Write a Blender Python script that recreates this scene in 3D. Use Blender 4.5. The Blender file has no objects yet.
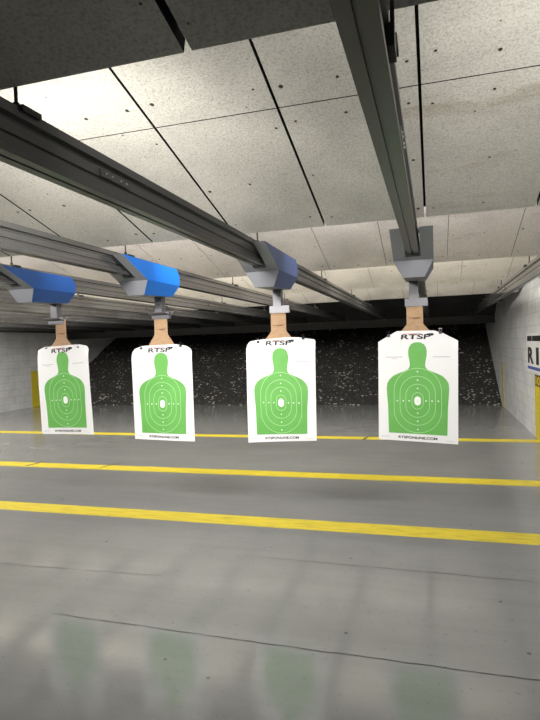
import bpy, bmesh, math, random
from mathutils import Vector, Matrix
S = bpy.context.scene
C = S.collection
R_ = random.Random(7)

# ------------------------------------------------------------------ camera
EYE = 1.62
cam = bpy.data.objects.new('camera', bpy.data.cameras.new('camera'))
C.objects.link(cam)
r1 = Vector((163.0, 20.0, -545.0)).normalized()
r2 = Vector((163.0 - 1000, 20.0 - 33.0, -545.0))
zc = r1.cross(r2).normalized()
if zc.y < 0: zc = -zc
xc = r1.cross(zc)
cam.matrix_world = Matrix.Translation((0, 0, EYE)) @ Matrix((xc, r1, zc)).to_4x4()
cam.data.sensor_fit = 'HORIZONTAL'
cam.data.sensor_width = 36.0
cam.data.lens = 545.0 / 540.0 * 36.0
cam.data.clip_start = 0.02
S.camera = cam

# ------------------------------------------------------------------ view, world, lights
S.view_settings.view_transform = 'Standard'
S.view_settings.look = 'None'
S.view_settings.gamma = 1
S.view_settings.use_curve_mapping = False
S.view_settings.exposure = 0.0
W = bpy.data.worlds.new('world'); S.world = W; W.use_nodes = True
W.node_tree.nodes['Background'].inputs[0].default_value = (0.9, 0.92, 1, 1)
W.node_tree.nodes['Background'].inputs[1].default_value = 0.02

EDGE = [1.37, 3.73, 6.085, 8.44, 10.80]       # lower rear edge of every baffle
EZ, SL = 2.44, 0.2888
def strip(y, power, x0=-11.2, x1=1.3, z=2.72, tilt=0.12, col=(1, 0.965, 0.9), h=0.12, spread=180):
    l = bpy.data.lights.new('strip_light', 'AREA'); l.shape = 'RECTANGLE'
    l.size = x1 - x0; l.size_y = h; l.energy = power; l.color = col; l.spread = math.radians(spread)
    o = bpy.data.objects.new('strip_light', l); C.objects.link(o)
    o.location = ((x0 + x1) / 2, y, z)
    d = Vector((0, 1, -tilt)).normalized()
    o.rotation_euler = d.to_track_quat('-Z', 'Y').to_euler()
    return o
# fixtures hidden on the rear of the first baffle: one strong tube unit between the second and third rails, others spread along, plus one added fill
strip(EDGE[0] + 0.14, 50, -2.15, -1.20, 2.60, 0.5, h=0.08, spread=118)
strip(EDGE[0] + 0.14, 50, -5.60, -4.50, 2.60, 0.5, h=0.08, spread=118)
strip(EDGE[0] + 0.14, 45, -9.00, -7.90, 2.60, 0.5, h=0.08, spread=118)
strip(EDGE[0] + 0.14, 62, -11.2, 1.3, 2.60, 0.3, h=0.08, spread=170)  # added full-width fill that evens the light, not a fixture
strip(EDGE[0] + 0.14, 20, 0.15, 1.20, 2.60, 0.5, h=0.08, spread=118)
strip(EDGE[1] + 0.20, 225, x1=.7, col=(1, 0.95, 0.93))
strip(EDGE[2] + 0.20, 400, x1=.7, col=(1, 0.95, 0.82))
strip(EDGE[3] + 0.20, 300, x1=.7, col=(1, 0.95, 0.85))
bl = bpy.data.lights.new('rear_fill', 'AREA'); bl.shape = 'RECTANGLE'; bl.size = 8; bl.size_y = 0.4; bl.energy = 38  # added fill behind the camera, standing in for unseen booth lighting
bo = bpy.data.objects.new('rear_fill', bl); C.objects.link(bo); bo.location = (-3, -1.6, 2.9); bo.rotation_euler = (0, 0, 0)

# ------------------------------------------------------------------ materials
def mat(name, col, rough=0.6, metal=0.0, **k):
    m = bpy.data.materials.new(name); m.use_nodes = True
    b = m.node_tree.nodes['Principled BSDF']
    b.inputs['Base Color'].default_value = (*col, 1)
    b.inputs['Roughness'].default_value = rough
    b.inputs['Metallic'].default_value = metal
    for a, v in k.items(): b.inputs[a.replace('_', ' ')].default_value = v
    return m
class NT:
    def __init__(s, m): s.t = m.node_tree; s.b = s.t.nodes['Principled BSDF']
    def n(s, typ, ins=None, **k):
        x = s.t.nodes.new(typ)
        for a, v in k.items(): setattr(x, a, v)
        for a, v in (ins or {}).items():
            if isinstance(v, bpy.types.NodeSocket): s.t.links.new(v, x.inputs[a])
            else: x.inputs[a].default_value = v
        return x
    def lk(s, a, b): s.t.links.new(a, b)
    def coord(s, scale=(1, 1, 1)):
        c = s.n('ShaderNodeTexCoord')
        mp = s.n('ShaderNodeMapping', {'Vector': c.outputs['Object'], 'Scale': scale})
        return mp.outputs[0]
    def noise(s, vec, scale, detail=4, rough=0.55):
        return s.n('ShaderNodeTexNoise', {'Vector': vec, 'Scale': scale, 'Detail': detail, 'Roughness': rough}).outputs['Fac']
    def ramp(s, fac, stops):
        r = s.n('ShaderNodeValToRGB', {'Fac': fac}); e = r.color_ramp.elements
        while len(e) < len(stops): e.new(0.5)
        for i, (p, c) in enumerate(stops):
            e[i].position = p; e[i].color = (*c, 1) if len(c) == 3 else c
        return r.outputs['Color']
    def mul(s, a, b, f=1.0):
        x = s.n('ShaderNodeMix', {0: f}, data_type='RGBA', blend_type='MULTIPLY'); s.lk(a, x.inputs[6]); s.lk(b, x.inputs[7]); return x.outputs[2]
    def mix(s, fac, a, b):
        x = s.n('ShaderNodeMix', data_type='RGBA'); s.lk(fac, x.inputs[0])
        for i, v in ((6, a), (7, b)):
            if isinstance(v, bpy.types.NodeSocket): s.lk(v, x.inputs[i])
            else: x.inputs[i].default_value = (*v, 1)
        return x.outputs[2]
    def bump(s, h, st=0.3, d=0.01):
        x = s.n('ShaderNodeBump', {'Height': h, 'Strength': st, 'Distance': d}); s.lk(x.outputs[0], s.b.inputs['Normal'])
    def col(s, c): s.lk(c, s.b.inputs['Base Color'])
    def rgh(s, c): s.lk(c, s.b.inputs['Roughness'])

def panel_mat(name, base):
    m = mat(name, base, 0.92); t = NT(m); v = t.coord()
    lo = tuple(c * 0.78 for c in base); hi = tuple(min(1, c * 1.08) for c in base)
    c = t.ramp(t.noise(v, 1.7, 5), [(0.3, lo), (0.62, hi)])
    fine = t.ramp(t.noise(v, 95, 3, 0.7), [(0.30, (0.62, 0.61, 0.58)), (0.55, (1, 1, 1))])
    c = t.mul(c, fine)
    vo = t.n('ShaderNodeTexVoronoi', {'Vector': v, 'Scale': 9.0, 'Randomness': 1.0})
    sz = t.n('ShaderNodeMath', {0: t.noise(v, 6, 2), 1: 0.085}, operation='MULTIPLY')
    cmp_ = t.n('ShaderNodeMath', {0: vo.outputs['Distance'], 1: sz.outputs[0]}, operation='GREATER_THAN')
    pit = t.ramp(cmp_.outputs[0], [(0.0, (0.12, 0.11, 0.10)), (1.0, (1, 1, 1))])
    c = t.mul(c, pit, 0.9)
    st = t.ramp(t.noise(t.coord((0.6, 2.6, 1)), 1.3, 6, 0.65), [(0.60, (1, 1, 1)), (0.75, (0.72, 0.66, 0.58))])
    c = t.mul(c, st)
    t.col(c); t.bump(t.noise(v, 80, 4, 0.7), 0.35, 0.006)
    return m
M_panel = panel_mat('cement_panel', (0.54, 0.525, 0.485))
M_panel2 = panel_mat('cement_panel_pale', (0.68, 0.645, 0.61))
M_black = mat('black_rubber_edge', (0.008, 0.008, 0.008), 0.9)
M_dark_panel = mat('black_panel', (0.012, 0.012, 0.013), 0.8)
M_pit = mat('screw_pit', (0.03, 0.028, 0.025), 0.7)

M_floor = mat('sealed_concrete', (0.3, 0.3, 0.3), 0.3)
t = NT(M_floor); v = t.coord()
c = t.ramp(t.noise(v, 0.55, 6, 0.6), [(0.32, (0.215, 0.224, 0.226)), (0.68, (0.265, 0.273, 0.274))])
c = t.mul(c, t.ramp(t.noise(t.coord((0.25, 3.0, 1)), 2.2, 6, 0.62), [(0.35, (0.93, 0.93, 0.93)), (0.6, (1, 1, 1))]))
c = t.mul(c, t.ramp(t.noise(v, 26, 4, 0.7), [(0.24, (0.62, 0.62, 0.6)), (0.40, (1, 1, 1))]))
vo = t.n('ShaderNodeTexVoronoi', {'Vector': v, 'Scale': 3.1})
cm = t.n('ShaderNodeMath', {0: vo.outputs['Distance'], 1: 0.035}, operation='GREATER_THAN')
c = t.mul(c, t.ramp(cm.outputs[0], [(0, (0.35, 0.35, 0.33)), (1, (1, 1, 1))]), 0.75)
t.col(c)
t.rgh(t.ramp(t.noise(v, 1.6, 5, 0.65), [(0.3, (0.09,) * 3), (0.7, (0.17,) * 3)]))
t.bump(t.noise(v, 7, 4, 0.55), 0.03, 0.002)

def stripe_mat(name, base):
    m = mat(name, base, 0.4); t = NT(m); v = t.coord()
    c = t.ramp(t.noise(t.coord((0.8, 5, 5)), 5, 6, 0.7), [(0.30, tuple(x * 0.55 for x in base)), (0.52, base)])
    t.col(c); t.bump(t.noise(v, 14, 4), 0.1, 0.003); return m
M_yel = stripe_mat('worn_yellow_paint', (0.68, 0.56, 0.04))
M_joint = mat('crack_filler', (0.055, 0.055, 0.05), 0.7)

def block_mat(name, base, rot, rough=0.42):
    m = mat(name, base, rough); t = NT(m)
    cc = t.n('ShaderNodeTexCoord')
    sp = t.n('ShaderNodeSeparateXYZ', {0: cc.outputs['Object']})
    cb = t.n('ShaderNodeCombineXYZ'); t.lk(sp.outputs[rot], cb.inputs[0]); t.lk(sp.outputs[2], cb.inputs[1])
    br = t.n('ShaderNodeTexBrick', {'Vector': cb.outputs[0], 'Scale': 1.0, 'Mortar Size': 0.006, 'Mortar Smooth': 0.4, 'Brick Width': 0.40, 'Row Height': 0.20,
                                    'Color1': (*base, 1), 'Color2': (*[x * 0.93 for x in base], 1), 'Mortar': (*[x * 0.66 for x in base], 1)})
    c = t.mul(br.outputs['Color'], t.ramp(t.noise(t.coord((1, 1, 1)), 2.0, 6, 0.65), [(0.3, (0.74, 0.75, 0.77)), (0.65, (1, 1, 1))]))
    t.col(c); t.bump(br.outputs['Fac'], -0.5, 0.008); return m
M_wall = block_mat('painted_block', (0.72, 0.73, 0.745), 1)
M_wallx = block_mat('painted_block_end', (0.45, 0.46, 0.47), 0)

M_rubber = mat('crumb_rubber', (0.02, 0.02, 0.02), 0.85)
t = NT(M_rubber); v = t.coord()
base = t.ramp(t.noise(v, 14, 5, 0.7), [(0.35, (0.008, 0.008, 0.008)), (0.72, (0.06, 0.058, 0.056))])
vo = t.n('ShaderNodeTexVoronoi', {'Vector': t.coord((0.8, 1.0, 1.3)), 'Scale': 11.0})
sz = t.n('ShaderNodeMath', {0: t.noise(v, 2.6, 3), 1: 0.31}, operation='SUBTRACT')
sz2 = t.n('ShaderNodeMath', {0: sz.outputs[0], 1: 0.95}, operation='MULTIPLY')
cm = t.n('ShaderNodeMath', {0: vo.outputs['Distance'], 1: sz2.outputs[0]}, operation='LESS_THAN')
t.col(t.mix(cm.outputs[0], base, (0.42, 0.41, 0.39)))
t.bump(t.noise(v, 18, 4, 0.7), 0.8, 0.05)

def metal_mat(name, col, rough, metal=0.85):
    m = mat(name, col, rough, metal); t = NT(m)
    t.col(t.ramp(t.noise(t.coord((6, 0.5, 6)), 4, 5, 0.6), [(0.3, tuple(x * 0.7 for x in col)), (0.65, col)]))
    t.rgh(t.ramp(t.noise(t.coord((8, 0.4, 8)), 5, 4), [(0.3, (rough * 0.8,) * 3), (0.7, (min(1, rough * 1.3),) * 3)]))
    return m
M_rail = mat('galvanised_rail', (0.27, 0.27, 0.275), 0.17, 0.85)
M_rail_dark = mat('dark_rail', (0.060, 0.060, 0.062), 0.36, 0.1)  # darker, duller tone for the two nearest rails
M_steel = metal_mat('dark_steel', (0.09, 0.09, 0.09), 0.5, 0.6)
M_rod = mat('blackened_rod', (0.03, 0.03, 0.03), 0.5, 0.6)
M_bolt = mat('bright_bolt', (0.7, 0.7, 0.7), 0.3, 0.9)
M_beam = mat('trap_steel', (0.03, 0.03, 0.032), 0.6)
M_cover = mat('grey_carrier_paint', (0.21, 0.215, 0.24), 0.45)
M_brk = mat('zinc_bracket', (0.15, 0.15, 0.165), 0.42, 0.4)
M_card = mat('brown_cardboard', (0.42, 0.27, 0.155), 0.85)
t = NT(M_card); t.col(t.ramp(t.noise(t.coord((3, 3, 12)), 6, 4), [(0.3, (0.34, 0.215, 0.12)), (0.7, (0.47, 0.31, 0.185))]))
M_card_d = mat('cardboard_crease', (0.16, 0.085, 0.05), 0.9)
M_paper = mat('white_paper', (0.80, 0.80, 0.81), 0.6)
t = NT(M_paper); t.bump(t.noise(t.coord(), 5, 3), 0.15, 0.02)
M_green = mat('green_print', (0.135, 0.42, 0.085), 0.55)
t = NT(M_green); t.col(t.ramp(t.noise(t.coord(), 6, 3), [(0.3, (0.12, 0.385, 0.075)), (0.7, (0.15, 0.45, 0.10))]))
M_ring = mat('pale_ring_ink', (0.42, 0.72, 0.36), 0.6)
M_white = mat('white_ink', (0.85, 0.87, 0.85), 0.6)
M_ink = mat('black_ink', (0.012, 0.012, 0.014), 0.6)
M_greyink = mat('grey_ink', (0.36, 0.36, 0.38), 0.6)
M_redink = mat('red_ink', (0.5, 0.05, 0.04), 0.6)
M_blueink = mat('blue_ink', (0.06, 0.10, 0.38), 0.5)
M_sign = mat('sign_white', (0.74, 0.75, 0.765), 0.45)
M_clip = mat('black_clip', (0.01, 0.01, 0.01), 0.4)
M_brown = mat('brown_ink', (0.10, 0.06, 0.03), 0.6)
BLUES = {-3: mat('blue_film_deep', (0.010, 0.065, 0.25), 0.4), -2: mat('blue_film_lit', (0.008, 0.22, 0.90), 0.4),
         -1: mat('blue_film_shaded', (0.055, 0.085, 0.19), 0.5), 0: mat('blue_film_grey', (0.12, 0.13, 0.18), 0.5)}  # one film; how far each side is lit is put into its colour

# ------------------------------------------------------------------ mesh helpers
def link(name, bm, m, parent=None, smooth=False):
    me = bpy.data.meshes.new(name); bmesh.ops.recalc_face_normals(bm, faces=bm.faces); bm.to_mesh(me); bm.free()
    for x in (m if isinstance(m, (list, tuple)) else [m]): me.materials.append(x)
    if smooth:
        for p in me.polygons: p.use_smooth = True
    o = bpy.data.objects.new(name, me); C.objects.link(o)
    if parent is not None: o.parent = parent
    return o
def struct(o): o['kind'] = 'structure'; return o
def empty(name, loc, label=None, cat=None, group=None, kind=None):
    o = bpy.data.objects.new(name, None); o.empty_display_size = 0.1; C.objects.link(o); o.location = loc
    tag(o, label, cat, group, kind); return o
def tag(o, label=None, cat=None, group=None, kind=None):
    if label: o['label'] = label
    if cat: o['category'] = cat
    if group: o['group'] = group
    if kind: o['kind'] = kind
    return o
def box(bm, x0, x1, y0, y1, z0, z1, mi=0):
    vs = [bm.verts.new(p) for p in ((x0,y0,z0),(x1,y0,z0),(x1,y1,z0),(x0,y1,z0),(x0,y0,z1),(x1,y0,z1),(x1,y1,z1),(x0,y1,z1))]
    for f in ((0,3,2,1),(4,5,6,7),(0,1,5,4),(1,2,6,5),(2,3,7,6),(3,0,4,7)):
        bm.faces.new([vs[i] for i in f]).material_index = mi
def B(*a, mi=0):
    bm = bmesh.new(); box(bm, *a, mi=mi); return bm
def prism(bm, pts, axis, a, b, mi=0):
    """extrude closed outline pts between a and b along axis 0/1/2; pts give the other two coordinates in order"""
    def mk(p, w):
        q = list(p); q.insert(axis, w); return bm.verts.new(q)
    A = [mk(p, a) for p in pts]; D = [mk(p, b) for p in pts]; n = len(pts)
    bm.faces.new(A).material_index = mi; bm.faces.new(D[::-1]).material_index = mi
    for i in range(n): bm.faces.new((A[i], A[(i+1) % n], D[(i+1) % n], D[i])).material_index = mi
def cyl(bm, p0, p1, r, n=10, mi=0):
    p0, p1 = Vector(p0), Vector(p1); d = (p1 - p0).normalized()
    u = d.orthogonal().normalized(); w = d.cross(u)
    A = []; D = []
    for i in range(n):
        a = 2 * math.pi * i / n; o = u * math.cos(a) * r + w * math.sin(a) * r
        A.append(bm.verts.new(p0 + o)); D.append(bm.verts.new(p1 + o))
    bm.faces.new(A).material_index = mi; bm.faces.new(D[::-1]).material_index = mi
    for i in range(n): bm.faces.new((A[i], A[(i+1) % n], D[(i+1) % n], D[i])).material_index = mi
def bevel(o, w=0.003, seg=2):
    b = o.modifiers.new('bevel', 'BEVEL'); b.width = w; b.segments = seg; b.limit_method = 'ANGLE'; return o
def text_bm(s, width, height, bold=0.0):
    """bmesh of lettering in the XZ plane, centred, fitted to width x height, facing -Y"""
    cu = bpy.data.curves.new('lettering', 'FONT'); cu.body = s; cu.size = 1; cu.offset = bold; cu.align_x = 'CENTER'
    o = bpy.data.objects.new('lettering', cu); C.objects.link(o)
    dg = bpy.context.evaluated_depsgraph_get(); me = bpy.data.meshes.new_from_object(o.evaluated_get(dg))
    bpy.data.objects.remove(o); bpy.data.curves.remove(cu)
    bm = bmesh.new(); bm.from_mesh(me); bpy.data.meshes.remove(me)
    xs = [v.co.x for v in bm.verts]; ys = [v.co.y for v in bm.verts]
    cx, cy = (min(xs)+max(xs))/2, (min(ys)+max(ys))/2; sx = width/(max(xs)-min(xs)); sy = height/(max(ys)-min(ys))
    for v in bm.verts: v.co = Vector(((v.co.x-cx)*sx, 0, (v.co.y-cy)*sy))
    return bm

# ------------------------------------------------------------------ room shell
XL, XR, YB, YF = -11.5, 1.55, -2.6, 20.2
struct(link('floor', B(XL-.2, XR+.2, YB-.2, YF, -0.2, 0), M_floor))
struct(link('wall_right', B(XR, XR+.2, YB-.2, YF, 0, 3.6), M_wall))
struct(link('wall_left', B(XL-.2, XL, YB-.2, YF, 0, 3.6), M_wall))
struct(link('wall_back', B(XL, XR, YB-.2, YB, 0, 3.6), M_wallx))
struct(link('wall_front', B(XL, XR, YF-.1, YF+.1, 0, 3.6), M_beam))
struct(link('ceiling', B(XL, XR, YB, YF-.1, 3.45, 3.6), M_dark_panel))

# yellow distance lines, and the bands where they climb the walls
def line_mesh(y0, y1, x0=XL, x1=XR):
    return B(x0, x1, y0, y1, 0.0, 0.0015)
for i, (y0, y1) in enumerate(((4.60, 4.86), (6.42, 6.68), (9.12, 9.36))):
    tag(link('floor_line', line_mesh(y0, y1), M_yel),
        ['wide worn yellow line painted on grey floor, nearest and thickest of the three',
         'yellow line painted on grey floor, middle one of the three',
         'thin looking yellow line on grey floor, farthest one, passing behind the targets'][i], 'floor line', 'yellow distance lines on the floor')
o = link('wall_stripe', B(XR-.003, XR, 9.02, 9.58, 0.0, 1.0), M_yel)
tag(o, 'yellow painted band on right wall above the farthest floor line, under the sign', 'wall stripe', 'yellow wall stripes')
link('number_mark', B(XR-.005, XR-.003, 9.04, 9.55, 0.84, 1.02), M_brown, o)
bm = text_bm('10', 0.38, 0.13, 0.03)
for v in bm.verts: v.co = Vector((XR-.0065, 9.295 - v.co.x, 0.93 + v.co.z))
link('numeral', bm, M_yel, o)
tag(link('wall_stripe', B(XR-.003, XR, 13.72, 13.95, 0.0, 1.05), M_yel), 'narrow yellow band on right wall where the rubber bank begins', 'wall stripe', 'yellow wall stripes')
tag(link('wall_stripe', B(XL, XL+.003, 13.50, 13.98, 0.0, 1.08), M_yel), 'yellow band on left wall beside the rubber bank, left of the leftmost target', 'wall stripe', 'yellow wall stripes')

# cracks and joints in the slab
def crack(pts, w=0.004, z=0.0012):
    bm = bmesh.new(); a = []
    out = []
    for i in range(len(pts)-1):
        p, q = Vector(pts[i]), Vector(pts[i+1]); n = max(2, int((q-p).length/0.06))
        for k in range(n): out.append(p.lerp(q, k/n))
    out.append(Vector(pts[-1]))
    d = (out[-1]-out[0]).normalized(); nrm = Vector((-d.y, d.x))
    for p in out:
        p = p + nrm*R_.uniform(-.004, .004); h = w*R_.uniform(.35, 1)/2
        a.append((bm.verts.new((*(p+nrm*h), z)), bm.verts.new((*(p-nrm*h), z))))
    for s, e in zip(a, a[1:]): bm.faces.new((s[0], e[0], e[1], s[1]))
    return bm
cracks = [([(-2.3, 2.80), (-0.88, 2.775), (1.4, 2.765)], .007, 'long dark crack crossing the floor in front of all the targets'),
          ([(-1.45, 3.93), (0.1, 3.905), (1.4, 3.88)], .007, 'thin dark crack in floor just before the nearest yellow line'),
          ([(-3.6, 3.37), (-1.9, 3.45)], .006, 'faint crack in the floor at the left, before the nearest line'),
          ([(-5.66, 6.45), (-5.57, 6.86)], .06, 'short dark mark across the middle yellow line at far left'),
          ([(-4.48, 6.52), (-4.33, 6.88)], .06, 'short dark mark across the middle yellow line between the two left targets'),
          ([(-1.15, 9.08), (-1.07, 9.62)], .05, 'short dark scuff on the farthest yellow line just left of the rightmost target')]
for p, w, lab in cracks:
    tag(link('floor_crack', crack(p, w, 0.0022), M_joint), lab, 'crack', 'cracks and marks in the floor')

# ------------------------------------------------------------------ ceiling baffles
def baffle(edge, depth, gaps, gw, rowsplit, m, seed, x0=XL+.05, x1=XR-.05, edge_mat=M_black, ez=EZ):
    r = random.Random(seed)
    root = struct(empty('ceiling', (0, edge, ez)))
    n = Vector((0, SL, 1)).normalized(); th = 0.045
    def pt(x, tt, h): return Vector((x, -tt, SL*tt)) + n*h
    xs = [x0] + [g for g in sorted(gaps) if x0+.1 < g < x1-.1] + [x1]
    rows = [0] + rowsplit + [depth]
    for a, b in zip(xs, xs[1:]):
        for j, (t0, t1) in enumerate(zip(rows, rows[1:])):
            bm = bmesh.new(); g = gw/2; rg = 0.003
            xa, xb, ta, tb = a+g, b-g, t0+(rg if j else 0)+r.uniform(0, .006)*(j == 0), t1-rg
            vs = [bm.verts.new(pt(*q)) for q in ((xa,ta,0),(xb,ta,0),(xb,tb,0),(xa,tb,0),(xa,ta,th),(xb,ta,th),(xb,tb,th),(xa,tb,th))]
            for f, mi in (((0,1,2,3),0),((4,7,6,5),1),((0,4,5,1),1),((1,5,6,2),1),((2,6,7,3),1),((3,7,4,0),1)):
                bm.faces.new([vs[q] for q in f]).material_index = mi
            for (fx, ft) in ((.08,.10),(.5,.08),(.92,.11),(.07,.5),(.93,.52),(.5,.5),(.08,.9),(.5,.93),(.92,.9)):
                if r.random() < .25: continue
                x = xa+(xb-xa)*(fx+r.uniform(-.03,.03)); tt = ta+(tb-ta)*(ft+r.uniform(-.02,.02)); rr = r.uniform(.006,.012)
                vv = [bm.verts.new(pt(x+rr*math.cos(k*math.pi/4), tt+rr*math.sin(k*math.pi/4), -.0012)) for k in range(8)]
                bm.faces.new(vv).material_index = 2
            link('panel', bm, [m, edge_mat, M_pit], root)
    bm = bmesh.new()      # solid backing the panels are screwed to
    vs = [bm.verts.new(pt(*q)) for q in ((x0,.05,th+.002),(x1,.05,th+.002),(x1,depth,th+.002),(x0,depth,th+.002),(x0,.05,th+.04),(x1,.05,th+.04),(x1,depth,th+.04),(x0,depth,th+.04))]
    for f in ((0,1,2,3),(4,7,6,5),(0,4,5,1),(1,5,6,2),(2,6,7,3),(3,7,4,0)): bm.faces.new([vs[q] for q in f])
    link('backing', bm, edge_mat, root)
    return root
def series(x, p): return [x + p*k for k in range(-20, 8)]
baffle(EDGE[0], 2.6, series(-0.61, 1.31), 0.024, [], M_panel, 1, ez=2.412)
baffle(EDGE[1], 2.62, series(-0.03, 0.659), 0.014, [1.165], M_panel, 2, ez=2.424)
baffle(EDGE[2], 2.62, series(0.16, 0.622), 0.004, [1.165], M_panel2, 3)
baffle(EDGE[3], 2.62, series(0.40, 0.622), 0.004, [1.165], M_panel2, 4)
baffle(EDGE[4], 2.62, series(0.10, 0.622), 0.004, [1.165], M_panel2, 5)
baffle(13.15, 2.62, series(0.10, 1.24), 0.010, [], M_dark_panel, 6)
# steel throat of the trap
bm = bmesh.new()
prism(bm, [(15.2,2.02),(15.36,2.02),(15.36,2.05),(15.30,2.05),(15.30,2.20),(15.36,2.20),(15.36,2.23),(15.2,2.23),(15.2,2.20),(15.26,2.20),(15.26,2.05),(15.2,2.05)], 0, XL, XR)
struct(link('trim_1', bm, M_steel))
bm = bmesh.new(); prism(bm, [(13.3,3.3),(15.2,2.25),(15.2,2.30),(13.3,3.35)], 0, XL, XR)
struct(link('trim_2', bm, M_beam))
bm = bmesh.new(); prism(bm, [(15.4,2.22),(20.0,3.3),(20.0,3.35),(15.4,2.27)], 0, XL, XR)
struct(link('trim_3', bm, M_beam))

# ------------------------------------------------------------------ rubber bank
bm = bmesh.new(); nx, ny = 260, 90; r = random.Random(3)
from mathutils import noise as mn
def bank(x, s):
    y = 14.08 + s*5.6; z = 2.85*(s**0.97)
    k = min(1, s*14)
    h = 0.05*k*mn.noise(Vector((x*1.6, y*1.6, 0))) + 0.03*k*mn.noise(Vector((x*7, y*7, 3)))
    return (x, y, max(0.0, z) + h*.8)
g = [[bm.verts.new(bank(XL + .001 + (XR-XL-.002)*i/nx, (j/ny))) for i in range(nx+1)] for j in range(ny+1)]
for j in range(ny):
    for i in range(nx): bm.faces.new((g[j][i], g[j][i+1], g[j+1][i+1], g[j+1][i]))
lo = [bm.verts.new((XL+.001, 14.08, -.02)), bm.verts.new((XR-.001, 14.08, -.02)), bm.verts.new((XR-.001, 19.68, -.02)), bm.verts.new((XL+.001, 19.68, -.02))]
bm.faces.new(lo[::-1]); bm.faces.new(g[0][::-1] + [lo[0], lo[1]]) ; bm.faces.new(g[-1] + [lo[2], lo[3]])
bm.faces.new([g[j][0] for j in range(ny+1)] + [lo[3], lo[0]]); bm.faces.new([g[j][nx] for j in range(ny, -1, -1)] + [lo[1], lo[2]])
tag(link('rubber_bank', bm, M_rubber, smooth=True), 'sloping black crumb rubber bank flecked with pale debris at the far end', 'backstop', kind='stuff')

# ------------------------------------------------------------------ overhead rails
LX = lambda k: -0.115 - 1.072*(-k)
RB, RT = 2.197, 2.345
def rail_profile():
    a, w, n = .039, .030, .020     # flange half width, web half width, groove
    return [(-a,RB),(-.006,RB),(-.006,RB+.010),(.006,RB+.010),(.006,RB),(a,RB),(a,RB+.020),(w,RB+.026),(w,RB+.048),(w-.007,RB+.052),(w-.007,RB+.060),(w,RB+.064),
            (w,RT-.050),(w-.008,RT-.044),(w-.008,RT-.036),(a,RT-.030),(a,RT),(-a,RT),(-a,RT-.030),(-w+.008,RT-.036),(-w+.008,RT-.044),(-w,RT-.050),
            (-w,RB+.064),(-w+.007,RB+.060),(-w+.007,RB+.052),(-w,RB+.048),(-w,RB+.026),(-a,RB+.020)]
Y0, Y1 = -1.2, 14.75
NAMES = {1: 'steel overhead rail running along the right wall', 0: 'dark steel overhead rail passing almost straight above, carrying the rightmost target',
         -1: 'dark steel overhead rail crossing from upper left, carrying the second target from right',
         -2: 'steel overhead rail carrying the second target from left with the bright blue carrier',
         -3: 'steel overhead rail carrying the leftmost target',
         -4: 'first empty steel rail left of the rail with the leftmost target', -5: 'second empty steel rail left of the leftmost target rail',
         -6: 'third empty steel rail left of the leftmost target rail', -7: 'fourth empty steel rail left of the leftmost target rail',
         -8: 'fifth empty steel rail left of the leftmost target rail', -9: 'sixth empty steel rail, second from the left wall',
         -10: 'empty steel rail nearest to the left wall'}
def make_rail():
    root = empty('overhead_rail', (0, 0, RB))
    def add(name, bm, m): 
        for v in bm.verts: v.co.z -= RB
        return link(name, bm, m, root)
    bm = bmesh.new(); prism(bm, rail_profile(), 1, Y0, Y1)
    add('track', bm, M_rail)
    bm = bmesh.new(); box(bm, -.048, .048, Y1-.02, Y1+.012, RB-.006, RT+.006)
    add('end_stop', bm, M_steel)
    for e in EDGE + [13.15]:
        y = e + 0.012
        bm = bmesh.new(); cyl(bm, (0, y, RT), (0, y, 3.45), .0055, 8); add('hanger_rod', bm, M_rod)
        bm = bmesh.new(); box(bm, -.05, .05, y-.03, y+.05, RT-.010, RT+.008); cyl(bm, (0, y, RT+.01), (0, y, RT+.03), .011, 6)
        add('rail_clamp', bm, M_rod)
    for j, y in enumerate((1.86, 7.9)):
        bm = bmesh.new()
        for s in (-1, 1):
            box(bm, s*.034-.002, s*.034+.002, y-.10, y+.10, RB+.066, RT-.055)
            for dy in (-.07, -.03, .03, .07): cyl(bm, (s*.034, y+dy, RB+.08), (s*.041, y+dy, RB+.08), .004, 6, 1)
        for v in bm.verts: v.co.z -= RB
        link('splice_plate', bm, [M_rail, M_bolt], root)
    return root
def copy_tree(o, parent=None):
    c = o.copy(); C.objects.link(c)
    if parent is not None: c.parent = parent
    for ch in list(o.children): copy_tree(ch, c)
    return c
proto = make_rail()
for k in range(1, -11, -1):
    o = proto if k == 1 else copy_tree(proto)
    o.location = (LX(k), 0, RB)
    tag(o, NAMES[k], 'rail', 'overhead target rails')
# bracket with upright hook on the right flank of the near rail
hk = bmesh.new(); box(hk, .030, .050, 1.24, 1.32, .07, .12); cyl(hk, (.046, 1.25, .11), (.046, 1.25, .17), .005, 8)
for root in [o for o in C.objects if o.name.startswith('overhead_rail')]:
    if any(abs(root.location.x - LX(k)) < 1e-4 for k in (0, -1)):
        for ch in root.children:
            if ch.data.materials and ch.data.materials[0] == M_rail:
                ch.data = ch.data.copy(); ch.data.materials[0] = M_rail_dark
near = [o for o in C.objects if o.name.startswith('overhead_rail') and abs(o.location.x - LX(0)) < 1e-4][0]
link('side_bracket', hk, M_rod, near)

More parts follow.
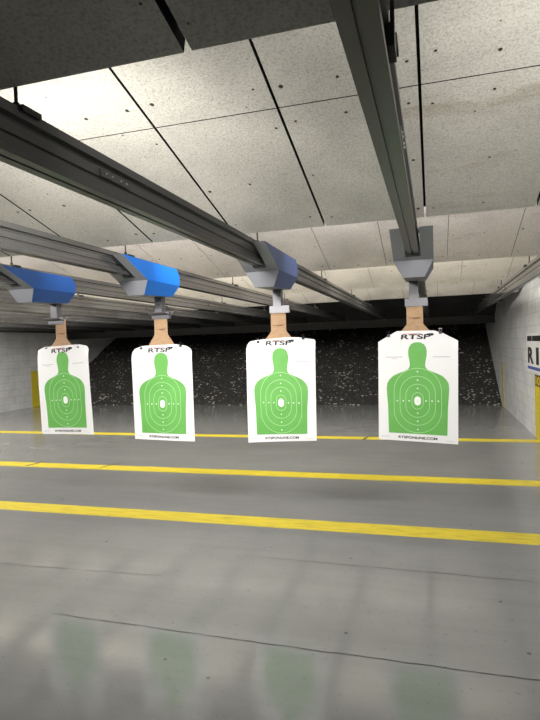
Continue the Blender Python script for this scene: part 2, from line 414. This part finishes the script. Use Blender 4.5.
# ------------------------------------------------------------------ carriers
def carrier(k, x, label, zr=0.0):
    root = empty('target_carrier', (x, 3.48, 2.03), label, 'carrier', 'target carriers on the rails')
    def P_(X, Y, Z): return (X, Y-3.48, Z-2.03)
    hw, cw, sl = .13, .072, .050
    # profile stations along the wrapper: front top, front fold, front bottom, rear bottom, rear side, rear top
    FT, FF, FB = (3.48, 2.315), (3.835, 2.165), (3.875, 2.055)
    RBt, RS, RS2, RTp = (4.36, 2.075), (4.395, 2.17), (4.40, 2.255), (4.345, 2.31)
    def poly(pts):
        bm = bmesh.new(); bm.faces.new([bm.verts.new(P_(*p)) for p in pts]); return bm
    def lerpY(z): f = (FT[1]-z)/(FT[1]-FF[1]); return FT[0]+f*(FF[0]-FT[0])
    bm = bmesh.new()
    def F(pts): bm.faces.new([bm.verts.new(P_(*p)) for p in pts])
    zs = 2.19; ys = lerpY(zs)
    F([(-hw,*FT), (-sl,*FT), (-sl,ys,zs), (sl,ys,zs), (sl,*FT), (hw,*FT), (hw,*FF), (-hw,*FF)])
    F([(-hw,*FF), (hw,*FF), (cw,*FB), (-cw,*FB)])
    F([(-cw,*FB), (cw,*FB), (cw,*RBt), (-cw,*RBt)])
    F([(-cw,*RBt), (cw,*RBt), (hw,*RS), (-hw,*RS)])
    F([(-hw,*FF), (-cw,*FB), (-cw,*RBt), (-hw,*RS)])
    F([(-hw,*FT), (-hw,*FF), (-hw,*RS), (-hw,*RS2), (-hw,*RTp)])
    for s in (-1, 1):
        F([(s*hw,*RS), (s*sl,4.395,2.17), (s*sl,*RS2), (s*hw,*RS2)])
        F([(s*hw,*RS2), (s*sl,*RS2), (s*sl,*RTp), (s*hw,*RTp)])
        F([(s*sl,*FT), (s*hw,*FT), (s*hw,*RTp), (s*sl,*RTp)])
    bmesh.ops.remove_doubles(bm, verts=bm.verts, dist=1e-4)
    o = link('cover', bm, M_cover, root); o['label'] = 'grey painted cover with sloping front'
    sd = o.modifiers.new('s', 'SOLIDIFY'); sd.thickness = .003; sd.offset = 0
    bm = bmesh.new(); Fb = bm
    def G(pts): bm.faces.new([bm.verts.new(P_(*p)) for p in pts])
    G([(hw,*FT), (hw,*FF), (hw,*RS), (hw,*RS2), (hw,*RTp)])
    G([(hw,*FF), (cw,*FB), (cw,*RBt), (hw,*RS)])
    bmesh.ops.remove_doubles(bm, verts=bm.verts, dist=1e-4)
    o = link('side_panel', bm, BLUES[k], root)
    o['label'] = 'blue side of carrier' if k < 0 else 'dull grey blue side of carrier'
    sd = o.modifiers.new('s', 'SOLIDIFY'); sd.thickness = .0035; sd.offset = 0
    bm = bmesh.new()
    pts = [(-sl, zs+.012), (-sl, zs-.008), (sl, zs-.008), (sl, zs+.012), (sl-.01, zs+.012), (sl-.01, zs+.002), (-sl+.01, zs+.002), (-sl+.01, zs+.012)]
    prism(bm, [(a, b) for a, b in pts], 1, 0, .01)
    for v in bm.verts: v.co = Vector(P_(v.co.x, lerpY(v.co.z) - .006 + v.co.y, v.co.z))
    link('slot_trim', bm, M_clip, root)
    # stem and jaws; the clamp sits at y = 4.27
    bm = bmesh.new()
    box(bm, -.050, .016, 4.262-3.48, 4.266-3.48, -.095, .045); box(bm, .012, .016, 4.266-3.48, 4.33-3.48, -.095, .045)
    link('stem', bm, M_brk, root)
    bm = bmesh.new()
    y = 4.27-3.48
    prism(bm, [(y-.006,-.150),(y-.004,-.090),(y+.030,-.090),(y+.034,-.150),(y+.030,-.150),(y+.027,-.094),(y+.001,-.094),(y-.002,-.150)], 0, -.083, .083)
    if k in (-2, -3):      # jaws splayed open
        prism(bm, [(y-.004,-.120),(y-.075,-.100),(y-.075,-.097),(y-.004,-.116)], 0, -.083, .083)
        prism(bm, [(y+.030,-.120),(y+.075,-.085),(y+.075,-.082),(y+.030,-.116)], 0, -.02, .090)
    link('clamp', bm, M_brk, root)
    return root
carrier(0, LX(0), 'all grey faceted carrier box on the near overhead rail above the rightmost target')
carrier(-1, LX(-1), 'grey carrier box with slate blue side above second target from right')
carrier(-2, LX(-2), 'grey carrier box with bright sky blue side above second target from left')
carrier(-3, LX(-3), 'grey carrier box with deep blue side at the left edge above the leftmost target')

# ------------------------------------------------------------------ targets
def slice_bm(bm):
    for i in range(-7, 8):
        geom = bm.verts[:] + bm.edges[:] + bm.faces[:]
        bmesh.ops.bisect_plane(bm, geom=geom, plane_co=(i*.04, 0, 0), plane_no=(1, 0, 0))
    for i in range(1, 22):
        geom = bm.verts[:] + bm.edges[:] + bm.faces[:]
        bmesh.ops.bisect_plane(bm, geom=geom, plane_co=(0, 0, i*.04), plane_no=(0, 0, 1))
def shape(pts, d):
    bm = bmesh.new(); bm.faces.new([bm.verts.new((x, -d, z)) for x, z in pts]); bm.normal_update()
    bmesh.ops.triangulate(bm, faces=bm.faces); slice_bm(bm); return bm
def sil():
    half = [(.0,.762),(.025,.759),(.048,.746),(.062,.723),(.068,.692),(.067,.665),(.060,.625),(.056,.595),(.058,.575),(.070,.556),(.100,.541),(.145,.524),(.180,.506),(.207,.480),(.224,.450),(.228,.415),(.226,.36),(.219,.28),(.214,.06)]
    return half + [(-x, z) for x, z in half[:0:-1]]
def stadium(a, b, cz, n=14):
    p = []
    for i in range(n+1): t = math.pi*i/n; p.append((a*math.cos(t), cz+(b-a)+a*math.sin(t)))
    for i in range(n+1): t = math.pi+math.pi*i/n; p.append((a*math.cos(t), cz-(b-a)+a*math.sin(t)))
    return p
def ring(a, b, cz, w, d):
    o, i = stadium(a, b, cz), stadium(a-w, b-w, cz); bm = bmesh.new(); n = len(o)
    O = [bm.verts.new((x,-d,z)) for x,z in o]; I = [bm.verts.new((x,-d,z)) for x,z in i]
    for k in range(n): bm.faces.new((O[k], O[(k+1)%n], I[(k+1)%n], I[k]))
    slice_bm(bm); return bm
def quads(rects, d):
    bm = bmesh.new()
    for x0, x1, z0, z1 in rects: bm.faces.new([bm.verts.new(p) for p in ((x0,-d,z0),(x1,-d,z0),(x1,-d,z1),(x0,-d,z1))])
    return bm
CZ = .317
def target(k, x, z0, rot, top, bl, br, amp, ph, neck, label, yaw=0.0, flare=.128):
    """top: outline of the paper's upper edge; bl / br: how far each lower corner hangs below z0"""
    hwid = .291
    root = empty('paper_target', (x, 4.262 + (.0 if yaw == 0 else -.004), z0), label, 'shooting target', 'green silhouette paper targets')
    root.rotation_euler = (0, rot, yaw)
    H = max(z for _, z in top)
    def warp(bm):
        for v in bm.verts:
            X, Z = v.co.x, v.co.z
            w = max(0, 1-Z/.3); v.co.z -= w*(bl*(.5-X/(2*hwid)) + br*(.5+X/(2*hwid)))
            lo = (1-Z/H)
            v.co.y += amp*lo*math.sin(X*7+ph) + .45*amp*math.sin(Z*6+ph)*lo - .006*math.cos(X*5)*0
            cor = max(0, (abs(X)-.20)/.09); tp = max(0, (Z-(H-.12))/.12)
            v.co.y += .02*cor*cor*tp
        return bm
    pts = [(-hwid, 0), (hwid, 0)] + top[::-1]
    p = link('paper', warp(shape(pts, 0)), M_paper, root)
    sd = p.modifiers.new('s', 'SOLIDIFY'); sd.thickness = .0008; sd.offset = -1
    fig = link('silhouette', warp(shape(sil(), .0015)), M_green, root)
    for a, b in ((.043,.065),(.088,.129),(.131,.190),(.175,.250)):
        link('scoring_ring', warp(ring(a, b, CZ, .0034, .0026)), M_ring, fig)
    link('centre_oval', warp(shape(stadium(.024, .034, CZ), .003)), M_white, fig)
    bm = text_bm('X', .012, .018); 
    for v in bm.verts: v.co += Vector((0, -.0042, CZ))
    link('centre_mark', warp(bm), M_ring, fig)
    dots = []
    for dx in (.062, .105, .150): dots += [(s*dx-.0045, s*dx+.0045, CZ-.005, CZ+.005) for s in (-1, 1)]
    for dz in (.095, .158, .222): dots += [(-.0045, .0045, CZ+s*dz-.005, CZ+s*dz+.005) for s in (-1, 1)]
    link('score_digits', warp(quads(dots, .003)), M_white, fig)
    zt = H - .045
    # heading: cut-through heavy letters with a swoosh of ink at the upper right
    bm = text_bm('RTSP', .215, .038, .025)
    for v in bm.verts: v.co += Vector((-.012 + (v.co.z)*.15, -.0015, zt))
    bm2 = bm
    for v in bm2.verts: pass
    q = [(.075,.090),]
    prismpts = [(.050,zt+.012),(.075,zt+.024),(.112,zt+.026),(.122,zt+.016),(.108,zt+.006),(.080,zt+.008)]
    bm.faces.new([bm.verts.new((a,-.0016,b)) for a, b in prismpts])
    link('heading', warp(bm), M_ink, root)
    link('heading_rule', warp(quads([(-.10,.03,zt+.021,zt+.0245)], .0014)), M_redink, root)
    caps = []
    for s, c in ((-1, -.172), (1, .172)):
        caps += [(c-.062, c+.062, .648, .652)] + ([(c-.02, c+.02, .636, .639)] if s < 0 else [])
    caps += [(-.27,-.205,.028,.031), (.20,.27,.018,.020)]
    link('small_print', warp(quads(caps, .0014)), M_greyink, root)
    bm = text_bm('RTSPONLINE.COM', .285, .020, .03)
    for v in bm.verts: v.co += Vector((0, -.0015, .030))
    link('web_address', warp(bm), M_ink, root)
    return root
def card(x, xw, zb, zn, fl, label, seam=True):
    """neck from the jaws (z 1.93) to zn, flaring to half width fl at zb"""
    root = empty('cardboard_hanger', (x, 4.272, zb), label, 'cardboard hanger', 'cardboard hangers in the carrier clamps')
    if x < -3: root.rotation_euler.z = -.07; root.location.y = 4.276
    pts = [(-fl, 0), (fl, 0), (fl, .02), (xw, zn-zb), (xw, 1.925-zb), (-xw, 1.925-zb), (-xw, zn-zb), (-fl, .02)]
    bm = bmesh.new(); prism(bm, pts, 1, 0, .005); link('board', bm, M_card, root)
    z = (zn + .045) - zb
    bm = bmesh.new(); box(bm, -xw*.75, xw*.8, -.0012, -.0002, z, z+.005); box(bm, -xw*.2, xw*.55, -.0014, -.0002, z-.006, z-.001)
    link('crease', bm, M_card_d, root)
    return root
def clip(x, z, label, white=False):
    root = empty('binder_clip', (x, 4.255 - ((x+3.25)*.07 if x < -3 else 0), z), label, 'binder clip', 'clips holding the targets')
    bm = bmesh.new(); prism(bm, [(-.004,-.010),(.012,-.016),(.028,-.010),(.014,.009),(.010,.009)], 0, -.011, .011)
    link('jaw', bm, M_clip, root)
    bm = bmesh.new()
    cyl(bm, (-.008, .008, .012), (-.010, -.006, .026), .002, 6); cyl(bm, (.008, .008, .012), (.010, -.006, .026), .002, 6); cyl(bm, (-.010, -.006, .026), (.010, -.006, .026), .002, 6)
    link('handle', bm, M_bolt if white else M_clip, root)
TS = [
 # k, x, z0, rot, top outline (left to right), bl, br, amp, phase
 (0, -.129, .846, .020, [(-.291,.767),(-.225,.806),(-.150,.848),(.125,.848),(.190,.824),(.291,.770)], -.016, .004, .004, .5,
  'rightmost and largest looking green silhouette target with both top corners folded back'),
 (-1, -1.200, .834, .012, [(-.291,.755),(-.285,.790),(-.262,.818),(-.19,.832),(.05,.848),(.15,.846),(.282,.826),(.291,.812)], .020, -.016, .010, 2.2,
  'green silhouette target with curled upper left corner, second from the right'),
 (-2, -2.262, .826, -.006, [(-.291,.745),(-.280,.780),(-.255,.803),(-.17,.828),(.15,.830),(.245,.812),(.282,.785),(.291,.755)], -.006, .008, .008, 4.0,
  'green silhouette target under the bright blue carrier, second from the left'),
 (-3, -3.252, .862, -.030, [(-.291,.790),(-.2,.818),(.2,.820),(.275,.800),(.291,.775)], -.004, .004, .014, 1.0,
  'leftmost green silhouette target with a rumpled lower half'),
]
for k, x, z0, rot, top, bl_, br_, amp, ph, lab in TS:
    target(k, x, z0, rot, top, bl_, br_, amp, ph, 0, lab, yaw=-.07 if k == -3 else 0)
names = ['rightmost target', 'second target from the right', 'second target from the left', 'leftmost target']
CARDS = [(-.128, .060, 1.62, 1.745, .150), (-1.200, .063, 1.60, 1.735, .150), (-2.262, .062, 1.58, 1.745, .160), (-3.290, .058, 1.60, 1.745, .175)]
for (x, xw, zb, zn, fl), nm in zip(CARDS, names):
    card(x, xw, zb, zn, fl, 'brown cardboard hanger with flared foot holding the ' + nm)
CL = [(-.325, 1.667, 'left', 0), (.055, 1.678, 'right', 0), (-1.375, 1.655, 'left', 1), (-.995, 1.672, 'right', 1), (-2.455, 1.636, 'left', 2), (-2.075, 1.645, 'right', 2), (-3.455, 1.668, 'left', 3), (-3.090, 1.668, 'right', 3)]
for x, z, sd, i in CL:
    clip(x, z, 'small black clip at the upper ' + sd + ' of the ' + names[i] + (' with a pale handle' if (i == 0 and sd == 'right') else ''), white=(i == 0 and sd == 'right'))

# ------------------------------------------------------------------ sign on the right wall
sg = empty('wall_sign', (XR-.004, 9.4, 1.36), 'white sign with bold black letters on the right wall above the yellow band', 'sign')
link('board', B(-.002, .004, -1.95, .90, -.31, .32), M_sign, sg)
def wsign(name, bm, m, y, z, d=.0045):
    for v in bm.verts: v.co = Vector((-d, y - v.co.x, z + v.co.z))
    return link(name, bm, m, sg)
for a, b in ((.78, .36), (.30, -.46), (-.54, -1.10), (-1.18, -1.75)):
    link('top_bar', B(-.006, -.002, b, a, .19, .275), M_ink, sg)
wsign('letter', text_bm('R', .56, .27, .05), M_ink, .475, -.045)
link('letter', B(-.006, -.002, -.24, -.02, -.18, .09), M_ink, sg)
wsign('letter', text_bm('S', .52, .27, .05), M_ink, -.78, -.045)
wsign('letter', text_bm('P', .52, .27, .05), M_ink, -1.42, -.045)
link('blue_caption', B(-.006, -.002, -1.75, .78, -.275, -.225), M_blueink, sg)
